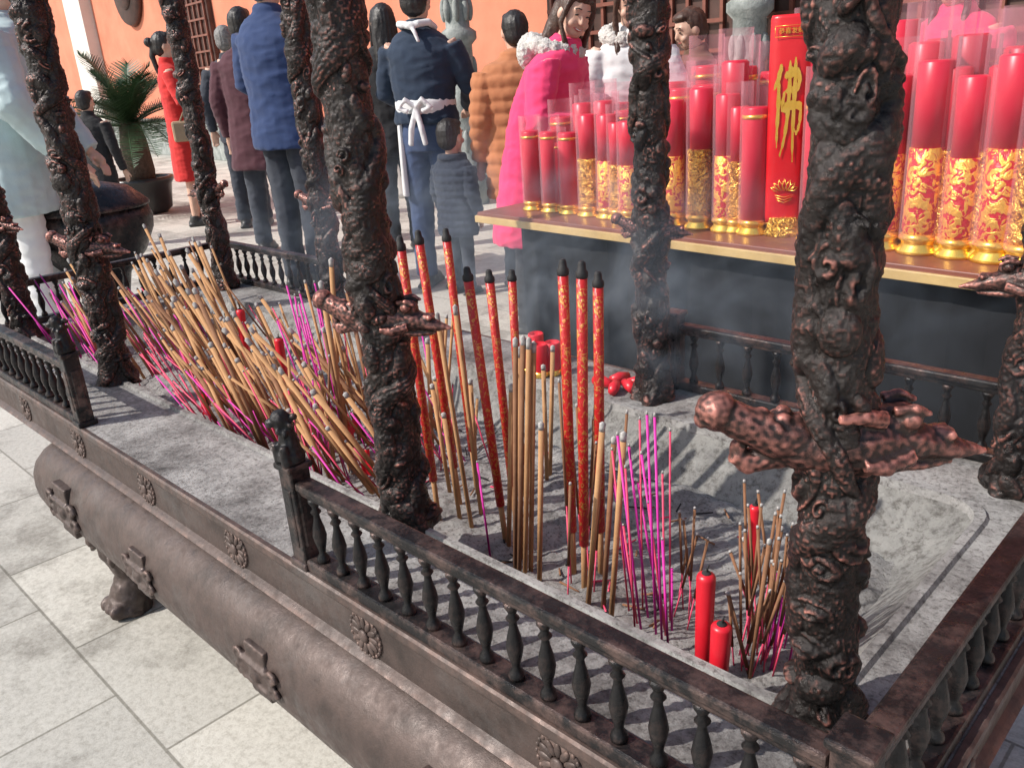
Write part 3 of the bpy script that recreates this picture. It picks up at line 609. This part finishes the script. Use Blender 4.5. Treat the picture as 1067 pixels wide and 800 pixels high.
def package(px,py,top,wd,label):
    b=P(px,py,TZ); t=above(b,px,top); H=t.z-TZ; face=math.atan2(CP.y-b.y,CP.x-b.x)+PI/2
    r=empty('candle_package',b,face,label,'candle package')
    pf=[]
    for z,k in ((.04,.94),(.06,.96),(H*.5,1),(H-.01,1),(H,.94)):
        pf.append([(math.copysign(abs(math.cos(a))**.6,math.cos(a))*wd/2*k,math.copysign(abs(math.sin(a))**.6,math.sin(a))*wd*.30*k,z) for a in [2*PI*j/24 for j in range(24)]])
    mk('wrapper',MB().rings(pf),M['redfilm'],r)
    yf=-wd*.30-.0035
    mk('gold_base',MB().lathe([(wd*.50,0),(wd*.50,.012),(wd*.42,.022),(wd*.46,.035),(wd*.42,.055),(wd*.36,.056)],20),M['gold'],r)
    me=text_mesh('恭喜发财',.017); me.materials.append(M['goldflat']); o=link('lettering',me,None,r,(0,yf,H*.93)); o.rotation_euler=(PI/2,0,0)
    mk('brush_lettering',brush(wd*.40,H*.19,0,.095),M['goldflat'],r,(0,yf,H*.60),False)
    m=MB(); hx,hz=wd*.38,.014
    for a,b_ in (((-hx,-hz),(hx,-hz)),((hx,-hz),(hx,hz)),((hx,hz),(-hx,hz)),((-hx,hz),(-hx,-hz))): m.tube([(a[0],yf,H*.93+a[1]),(b_[0],yf,H*.93+b_[1])],.0008,6)
    mk('label_border',m,M['goldflat'],r)
    m=MB()
    for q in range(-3,4):
        a=q*.42; c=Vector((math.sin(a)*.014,yf,H*.22)); tp=c+Vector((math.sin(a)*.026,0,math.cos(a)*.034)); sd=Vector((math.cos(a),0,-math.sin(a)))*.006
        m.tube([c,c.lerp(tp,.5)+sd,tp],[.0009,.0016,.0006],6); m.tube([c,c.lerp(tp,.5)-sd,tp],[.0009,.0016,.0006],6)
    for q in range(3): m.tube([(-.026+q*.003,yf,H*.20-.007*q),(0,yf,H*.19-.008*q),(.026-q*.003,yf,H*.20-.007*q)],.0012,6)
    mk('gold_ornament',m,M['goldflat'],r)
package(815,244,16,.112,'tall red wrapped candle package with gold lettering left of the big right pillar')
package(945,250,60,.085,'red wrapped candle package with gold lettering half hidden by the right pillar')
# ---------------------------------------------------------------- people
def person(label,feet,head,face,jm,pm_,hairm,hair='short',hem=.82,bulk=1,arms=None,lean=0,nod=0,turn=0,puff=0,extra=None,flare=1,collar=None,name='person',legsp=.09,shoe=None,hsc=1,smile=False):
    base=P(*feet,0); top=above(base,*head); s=top.z/(1.44+.26*hsc)
    root=empty(name,base,math.radians(face)-PI/2,label,'person'); root.scale=(s,s,s)
    def xf(p):
        q=p.copy(); z0=q.z
        if hsc!=1 and q.z>1.44: k=hsc; q=Vector((q.x*k,q.y*k,1.44+(q.z-1.44)*k))
        if q.z>1.44 and (nod or turn):
            w_=min(1,(q.z-1.44)/.05)
            if turn: a=turn*w_; q.x,q.y=q.x*math.cos(a)-q.y*math.sin(a),q.x*math.sin(a)+q.y*math.cos(a)
            a=-nod*w_; dy=q.y; dz=q.z-1.47
            ca=dy*math.cos(a)-dz*math.sin(a); q.z=1.47+dy*math.sin(a)+dz*math.cos(a); q.y=ca
        if z0>.9: q.y+=lean*(min(z0,1.47)-.9)
        return q
    arms=arms or (((-.25,-.02,1.10),(-.25,.06,.86)),((.25,-.02,1.10),(.25,.06,.86)))
    b=MB()
    b.ell((0,0,1.595),(.074,.090,.098)); b.ell((0,.028,1.525),(.052,.056,.052)); b.tube([(0,-.012,1.40),(0,0,1.53)],[.055,.05],12)
    b.ell((0,.094,1.563),(.011,.018,.014)); b.tube([(0,.082,1.60),(0,.1,1.57)],[.006,.010],8)
    for e in (-1,1): b.ell((.074*e,0,1.575),(.010,.018,.028)); b.ell((.03*e,.078,1.613),(.02,.010,.007)); b.ell((.034*e,.066,1.552),(.024,.022,.020))
    b.rings([[ (rx*math.cos(a),ry*math.sin(a),z) for a in [2*PI*j/18 for j in range(18)]] for z,rx,ry in ((.84,.13,.09),(.95,.145,.10),(1.06,.12,.09),(1.25,.15,.10),(1.38,.15,.08),(1.43,.06,.05))])
    for e,(el,wr) in zip((-1,1),arms):
        sh=Vector((.165*e,0,1.37)); el=Vector(el); wr=Vector(wr); d=(wr-el).normalized()
        b.tube([sh,(sh+el)/2,el,(el+wr)/2,wr],[.045,.042,.036,.033,.024],10)
        hnd=wr+d*.05; sd=d.cross(Vector((0,0,1)))
        if sd.length<.2: sd=Vector((0,1,0))
        sd.normalize()
        b.tube([wr,hnd,wr+d*.09],[(.02,.024),(.018,.034),(.014,.034)],10)
        for q,lf in enumerate((.065,.078,.072,.055)):
            p0=wr+d*.085+sd*(.022*(q-1.5)/1.0*.75); nrm=d.cross(sd); b.tube([p0,p0+d*lf*.5+nrm*.006,p0+d*lf*.85+nrm*.022],[.0085,.008,.007],6)
        b.tube([wr+d*.03+sd*.03,wr+d*.07+sd*.052,wr+d*.10+sd*.05],[.011,.0095,.008],6)
    for e in (-1,1): b.tube([(.08*e,0,.90),(.085*e,.01,.48),(legsp*e,-.01,.09),(legsp*e,.0,.045)],[.08,.055,.036,.035],10); b.ell((legsp*e,.05,.04),(.042,.115,.036))
    organic('body',b,M['skin'],.0085,root,None,2,None,xf)
    for e in (-1,1):
        mk('eye',MB().ell((0,0,0),(.012,.005,.0035),None,10,6),M['hair'],root,xf(Vector((.031*e,.0835,1.592)))).rotation_euler=(-nod,0,turn)
        mk('eyebrow',MB().tube([xf(Vector((.016*e,.092,1.618))),xf(Vector((.032*e,.090,1.622))),xf(Vector((.046*e,.080,1.616)))],.0024,6),M['hair'],root)
    if smile:
        mk('mouth',MB().tube([xf(Vector((x_,.0870-abs(x_)*.35,1.527+abs(x_)*.32))) for x_ in (-.026,-.014,0,.014,.026)],[.002,.005,.006,.005,.002],8),M['lip'],root)
        mk('teeth',MB().tube([xf(Vector((x_,.0915-abs(x_)*.3,1.529+abs(x_)*.32))) for x_ in (-.016,0,.016)],[.001,.0028,.001],6),M['teeth'],root)
    else: mk('mouth',MB().ell((0,0,0),(.018,.006,.0045),None,10,6),M['lip'],root,xf(Vector((0,.086,1.533)))).rotation_euler=(-nod,0,turn)
    h=MB(); h.ell((0,-.020,1.613),(.083,.092,.095)); h.ell((0,-.04,1.57),(.075,.068,.075)); h.ell((0,.03,1.665),(.064,.056,.034))
    if hair=='long':
        h.rings([[(rx*math.cos(a),-.045+ry*math.sin(a)+yo,z) for a in [2*PI*j/16 for j in range(16)]] for z,rx,ry,yo in ((1.24,.06,.025,-.06),(1.34,.09,.04,-.05),(1.48,.094,.058,-.015),(1.60,.086,.07,0),(1.66,.06,.06,0))])
        for e in (-1,1): h.tube([(.055*e,.045,1.675),(.075*e,.050,1.61),(.080*e,.045,1.54),(.078*e,.055,1.46),(.072*e,.085,1.36),(.07*e,.10,1.24)],[.014,.013,.014,.017,.018,.007],8)
    if hair=='bun': h.ell((0,-.13,1.62),(.04,.04,.04)); h.tube([(0,-.10,1.58),(.0,-.12,1.5),(0,-.10,1.40),(0,-.09,1.30)],[.03,.026,.022,.01],8)
    organic('hair',h,hairm,.0075,root,None,2,lambda p:.004*mn.noise(Vector((p.x*70,p.y*70,p.z*8)))+.002*mn.noise(p*160),xf)
    fold=lambda p:.008*(.45-abs(mn.noise(Vector((p.x*5,p.y*5,p.z*9)))*1.5))+.006*(.45-abs(mn.noise(Vector((p.x*11+4,p.y*11,p.z*26)))*1.6))
    if pm_:
        t=MB(); t.rings([[ (rx*math.cos(a),ry*math.sin(a),z) for a in [2*PI*j/18 for j in range(18)]] for z,rx,ry in ((.80,.155,.115),(.90,.165,.122),(1.02,.15,.11))])
        for e in (-1,1): t.tube([(.082*e,0,.90),(.088*e,.012,.66),(.090*e,.015,.48),((legsp+.005)*e,0,.25),((legsp+.005)*e,0,.07)],[.094,.084,.070,.062,.064],12)
        organic('trousers',t,pm_,.011,root,None,1,fold,xf)
    for e in (-1,1):
        organic('shoe',MB().ell((legsp*e,.045,.04),(.05,.135,.045)).box((legsp*e,.04,.014),(.09,.25,.024)).tube([(legsp*e,-.02,.05),(legsp*e,-.02,.10)],[.05,.045]),shoe or M['shoe'],.01,root,None,1)
    j=MB(); f=flare
    prof=[(hem,.180*f,.128*f),(hem+.03,.183*f,.13*f),(max(hem+.06,1.05),.165,.118),(1.22,.182,.128),(1.33,.19,.118),(1.40,.150,.090),(1.445,.075,.07),(1.47,.068,.068)]
    j.rings([[ (rx*bulk*math.cos(a),ry*bulk*math.sin(a)-.005,z) for a in [2*PI*q/20 for q in range(20)]] for z,rx,ry in prof])
    for e,(el,wr) in zip((-1,1),arms):
        sh=Vector((.17*e*bulk**.5,0,1.35)); el=Vector(el); wr=Vector(wr)
        j.tube([sh,(sh+el)/2,el,(el+wr)/2,wr],[.066*bulk,.062*bulk,.055*bulk,.049*bulk,.041*bulk],12)
    if collar!=False and hsc==1: j.tube([(0,-.01,1.42),(0,-.006,1.462),(0,-.005,1.485)],[.075,.068,.066],14)
    pf=(lambda p:.010*abs(math.sin(p.z*PI/.075))+.004*mn.noise(p*25)) if puff else fold
    organic('jacket' if f<1.2 else 'coat',j,jm,.010,root,None,1,pf,xf)
    if extra: extra(root,xf)
    return root
armsfwd=(((-.25,.06,1.12),(-.15,.28,1.12)),((.25,.06,1.12),(.15,.28,1.12)))
person('person in a blue jacket seen from behind between the two left rear pillars',(324,300),(276,-44),105,M['blue'],M['greyc'],M['hairg'],bulk=1.15,hem=.78,arms=(((-.26,.02,1.12),(-.2,.22,1.0)),((.26,.02,1.12),(.2,.22,1.0))))
person('person in a maroon coat seen from behind left of the blue jacket',(290,262),(248,8),130,M['maroon'],M['greyc'],M['hair'],bulk=1.15,hem=.62,flare=1.1)
person('person with grey hair standing half hidden behind the maroon coat',(268,236),(216,28),140,M['greyc'],M['greyc'],M['hairg'],hem=.75)
def redx(root,xf):
    mk('shoulder_bag',MB().box((.16,.02,.86),(.05,.16,.18)),M['khaki'],root,None,False,.02)
    mk('bag_strap',MB().tube([(.17,.02,.95),(.10,.13,1.15),(-.06,.12,1.35),(-.13,.02,1.43)],.008,6),M['khaki'],root)
person('person in a long red dress with tied dark hair and tan shoulder bag',(208,234),(173,33),60,M['reddress'],None,M['hair'],'bun',hem=.42,flare=1.15,bulk=.9,arms=armsfwd,extra=redx)
person('person in a black coat standing behind the left front pillar',(124,258),(92,94),120,M['blackc'],M['blackc'],M['hair'],hem=.6)
person('small distant person in dark red under the white wall pier',(142,152),(127,52),-60,M['maroon'],M['blackc'],M['hair'])
def apron(root,xf):
    m=MB()
    m.rings([[ (rx*math.cos(a),ry*math.sin(a),z) for a in [2*PI*j/24 for j in range(24)]] for z,rx,ry in ((1.0,.174,.137),(1.02,.176,.139),(1.06,.178,.139),(1.08,.174,.134))])
    for e in (-1,1):
        m.rings([[ ((.172+.01*q)*math.cos(a),(.138+.01*q)*math.sin(a),z) for a in ([PI/2+e*(.5+1.75*i/8) for i in range(9)])]+[ ((.155)*math.cos(a),(.12)*math.sin(a),z) for a in ([PI/2+e*(.5+1.75*(8-i)/8) for i in range(9)])] for q,z in ((1.6,.55),(1.2,.75),(.6,.95),(.3,1.04))])
        m.tube([(0,-.150,1.04),(.05*e,-.175,1.085),(.095*e,-.165,1.04),(.04*e,-.165,1.02)],.016,8)
        m.tube([(0,-.15,1.04),(.03*e,-.17,.93),(.045*e,-.165,.84)],[.014,.018,.016],8)
    organic('apron',m,M['white'],.008,root,None,1)
    m=MB()
    for e in (-1,1): m.tube([(0,-.108,1.452),(.04*e,-.105,1.462),(.085*e,-.06,1.468),(.088*e,.03,1.44)],[.020,.020,.020,.018],8)
    m.tube([(0,-.11,1.46),(.03,-.135,1.42),(.05,-.14,1.37)],[.014,.012,.010],8); m.ell((0,-.118,1.455),(.03,.018,.022))
    organic('apron_neck_loop',m,M['white'],.007,root,None,1)
person('person in navy sweater and jeans with white apron strings tied behind',(462,298),(428,-24),118,M['navy'],M['jeans'],M['hair'],hem=.95,bulk=1.04,arms=(((-.26,.05,1.12),(-.16,.25,1.02)),((.26,.05,1.12),(.16,.25,1.02))),extra=apron)
person('small child in a dark navy puffer jacket standing behind the apron wearer',(484,306),(469,124),95,M['childnavy'],M['greyc'],M['hair'],hem=.66,bulk=1.35,puff=1,legsp=.1,hsc=1.5)
person('person with long dark hair half hidden left of the navy sweater',(425,262),(402,4),150,M['blackc'],M['blackc'],M['hair'],'long',hem=.7)
person('person in a rust brown puffer jacket mostly hidden by the pink coat',(552,300),(556,10),150,M['rust'],M['blackc'],M['hair'],hem=.62,bulk=1.3,puff=1)
def hood(root,xf):
    m=MB(); Y=lambda z: (xf(Vector((0,0,z)))-Vector((0,0,z))).y
    for k in range(16):
        a=2*PI*k/16; z=1.435-.03*math.sin(a); m.ell((.125*math.cos(a),-.03+.10*math.sin(a)+Y(1.40),z),.040,None,10,7)
    m.ell((0,-.14+Y(1.38),1.42),(.13,.065,.09))
    organic('fur_hood',m,M['fur'],.006,root,None,1,lambda p:.007*mn.noise(p*70)+.010*abs(mn.noise(p*190)))
person('person in a pink coat with white fur hood looking down at the candles',(560,342),(554,-10),20,M['pink'],M['blackc'],M['hairb'],'long',hem=.50,bulk=1.22,flare=1.2,lean=.42,nod=.38,turn=-.70,smile=True,arms=(((-.27,.10,1.10),(-.10,.34,1.08)),((.27,.10,1.10),(.10,.34,1.08))),extra=hood)
person('person in a white coat standing right of the pink coat',(662,318),(655,-24),-50,M['white'],M['blackc'],M['hairb'],'long',hem=.6,nod=.3,arms=armsfwd,extra=hood)
person('person in brown clothes behind the stall right of the rear pillar',(722,300),(716,8),-120,M['brownc'],M['blackc'],M['hairb'],nod=.3,bulk=1.1)
person('person in a pink coat behind the stall at the right edge',(962,330),(968,-50),-100,M['pink'],M['blackc'],M['hair'],'long',nod=.3,bulk=1.15)
person('person in a pale blue jacket bending at the left edge of the view',(62,352),(6,-45),60,M['pale'],M['white'],M['hair'],hem=.62,bulk=1.35,lean=.18,arms=(((-.27,.1,1.12),(-.18,.30,.86)),((.3,.1,1.10),(.2,.30,.84))))
# ---------------------------------------------------------------- background
WA=P(60,150,0); WB=P(620,203,0); wd_=(WB-WA).normalized(); wn=Vector((wd_.y,-wd_.x,0)); rzW=math.atan2(wd_.y,wd_.x)
wall=empty('temple_wall',WA,rzW,'orange plastered temple wall behind the crowd','wall')
def onwall(px,py):
    d=ray(px,py); t=((WA-CP).dot(wn))/d.dot(wn); q=CP+d*t; return (q-WA).dot(wd_),q.z
mk('wall_face',MB().box((8,.15,2.5),(60,.3,5)),M['orange'],wall,None,False)
mk('plinth',MB().box((8,-.05,.35),(60,.12,.7)),M['stone'],wall,None,False,.01)
s1,_=onwall(96,50)
mk('white_pier',MB().box((s1,-.12,2.5),(1.3,.25,5)),M['cream'],wall,None,False,.01)
s2,z2=onwall(137,3); mk('round_ornament',MB().tube([(s2,-.02,z2+.3),(s2,-.12,z2+.3)],[.75,.7],28).tube([(s2,-.1,z2+.3),(s2,-.18,z2+.3)],[.45,.4],28),M['wood_dark'],wall)
s3,_=onwall(205,20)
o=mk('window',MB().box((s3,-.03,2.3),(1.5,.12,2.4)),M['wood_dark'],wall,None,False,.01)
m=MB()
for q in range(7): m.box((s3-.66+q*.22,-.11,2.3),(.03,.03,2.3))
for q in range(9): m.box((s3,-.132,1.3+q*.25),(1.4,.012,.03))
mk('lattice',m,M['wood'],o,None,False)
sA,_=onwall(575,30); sB,_=onwall(1200,30)
x=sA
while x<sB+3:
    d=mk('door',MB().box((x+.55,-.04,1.6),(1.02,.1,3.2)),M['wood_dark'],wall,None,False,.01)
    m=MB()
    for q in range(6): m.box((x+.13+q*.168,-.11,2.1),(.03,.03,1.9))
    for q in range(9): m.box((x+.55,-.135,1.25+q*.22),(.9,.018,.03))
    mk('lattice',m,M['wood'],d,None,False); x+=1.12
def stone_col(px,py,label,sc_=1):
    b=P(px,py,0); c=empty('carved_stone_column',b,0,label,'column')
    mk('shaft',MB().lathe([(.22,0),(.22,.25),(.15,.3),(.15,.9),(.19,.95),(.19,1.02),(.15,1.06),(.15,1.45),(.21,1.5),(.21,1.56),(.14,1.6),(.14,1.9),(.2,1.95),(.18,2.05),(.14,2.1),(.14,3.2)],20),M['stone'],c); c.scale=(sc_,sc_,1)
    m=MB()
    for z in (.6,1.25,1.75):
        for q in range(8): a=q*PI/4; m.ell((.15*math.cos(a),.15*math.sin(a),z),(.04,.04,.10))
    mk('carving',m,M['stone'],c)
stone_col(492,212,'carved grey stone column between the apron wearer and the pink coat',.8); stone_col(775,228,'carved grey stone column behind the lettered red package',.8)
b=P(416,205,0); o=mk('stone_bollard',MB().lathe([(.17,0),(.17,.06),(.13,.08),(.13,.78),(.15,.80),(.15,.86),(.08,.92),(.01,.93)],20),M['cream'],None,b); tag(o,'short cream stone bollard left of the apron wearer','bollard')
b=P(155,222,0); cy=empty('cycad_plant',b,0,'dark green cycad with arching fronds in a black pot','plant')
mk('pot',MB().lathe([(.20,0),(.26,.05),(.30,.30),(.33,.34),(.33,.38),(.28,.38),(.27,.33)],22),M['pot'],cy)
mk('trunk',MB().lathe([(.14,.3),(.16,.45),(.14,.75),(.10,.95)],14),M['trunk'],cy)
for k in range(40):
    a=k*2.4; el=random.uniform(.15,1.35); ln=random.uniform(.95,1.3); m=MB(); pts=[]
    for t in range(13):
        u_=t/12; rr_=ln*u_*math.cos(el)*(1+.1*u_); z=.9+ln*u_*math.sin(el)-.55*ln*u_*u_*(1.1-.4*math.sin(el)); pts.append(Vector((rr_*math.cos(a),rr_*math.sin(a),z)))
    m.tube(pts,[.010*(1-.8*t/12) for t in range(13)],5); sd=Vector((-math.sin(a),math.cos(a),0))
    for t in range(2,48):
        u_=t/48*12; i0=min(int(u_),11); p=pts[i0].lerp(pts[i0+1],u_-i0); tg=(pts[i0+1]-pts[i0]).normalized(); lw=.18*math.sin(PI*min(1,t/48*.9+.08))+.02
        for e in (-1,1):
            q=p+sd*e*lw+tg*lw*.5+Vector((0,0,.03*random.random()+.02)); m.add([p-tg*.007,p+tg*.007,q+tg*.002,q-tg*.002],[(0,1,2,3)])
    mk('frond',m,M['leaf'],cy)
b=P(118,335,0); t=above(b,88,190); hh=t.z
o=empty('round_bronze_urn',b,0,'round dark lidded bronze urn behind the left front pillar','urn')
mk('bowl',MB().lathe([(.18,0),(.20,.04),(.12,.12),(.16,hh*.35),(.27,hh*.50),(.33,hh*.65),(.34,hh*.74),(.32,hh*.82)],32),M['bronze2'],o)
mk('lid',MB().lathe([(.335,hh*.82),(.335,hh*.84),(.31,hh*.87),(.24,hh*.95),(.12,hh*.99),(.02,hh)],32),M['bronze2'],o)
# ---------------------------------------------------------------- smoke
m=bpy.data.materials.new('incense_smoke'); m.use_nodes=True; nt=m.node_tree; nt.nodes.clear()
o_=nt.nodes.new('ShaderNodeOutputMaterial'); v=nt.nodes.new('ShaderNodeVolumeScatter'); v.inputs['Color'].default_value=(.74,.85,1,1); v.inputs['Anisotropy'].default_value=.1
tc=nt.nodes.new('ShaderNodeTexCoord'); n=noi(nt,tc.outputs['Object'],5.0,3,.55,1.6)
mr=nt.nodes.new('ShaderNodeMapRange'); mr.inputs[1].default_value=.50; mr.inputs[2].default_value=.70; mr.inputs[3].default_value=0.0; mr.inputs[4].default_value=2.0
nt.links.new(n.outputs[0],mr.inputs[0])
ln=nt.nodes.new('ShaderNodeVectorMath'); ln.operation='LENGTH'; sc2=nt.nodes.new('ShaderNodeVectorMath'); sc2.operation='MULTIPLY'; sc2.inputs[1].default_value=(1/1.2,1/.42,1/.32)
nt.links.new(tc.outputs['Object'],sc2.inputs[0]); nt.links.new(sc2.outputs[0],ln.inputs[0])
fr=nt.nodes.new('ShaderNodeMapRange'); fr.inputs[1].default_value=.35; fr.inputs[2].default_value=1; fr.inputs[3].default_value=1; fr.inputs[4].default_value=0; nt.links.new(ln.outputs['Value'],fr.inputs[0])
mu=nt.nodes.new('ShaderNodeMath'); mu.operation='MULTIPLY'; nt.links.new(mr.outputs[0],mu.inputs[0]); nt.links.new(fr.outputs[0],mu.inputs[1]); nt.links.new(mu.outputs[0],v.inputs['Density'])
nt.links.new(v.outputs[0],o_.inputs['Volume'])
o=mk('smoke',MB().ell((0,0,0),(1.2,.42,.32),None,24,14),m,None,(.25,.62,.86)); tag(o,'thin bluish incense smoke drifting behind the rear railing','smoke',kind='stuff')
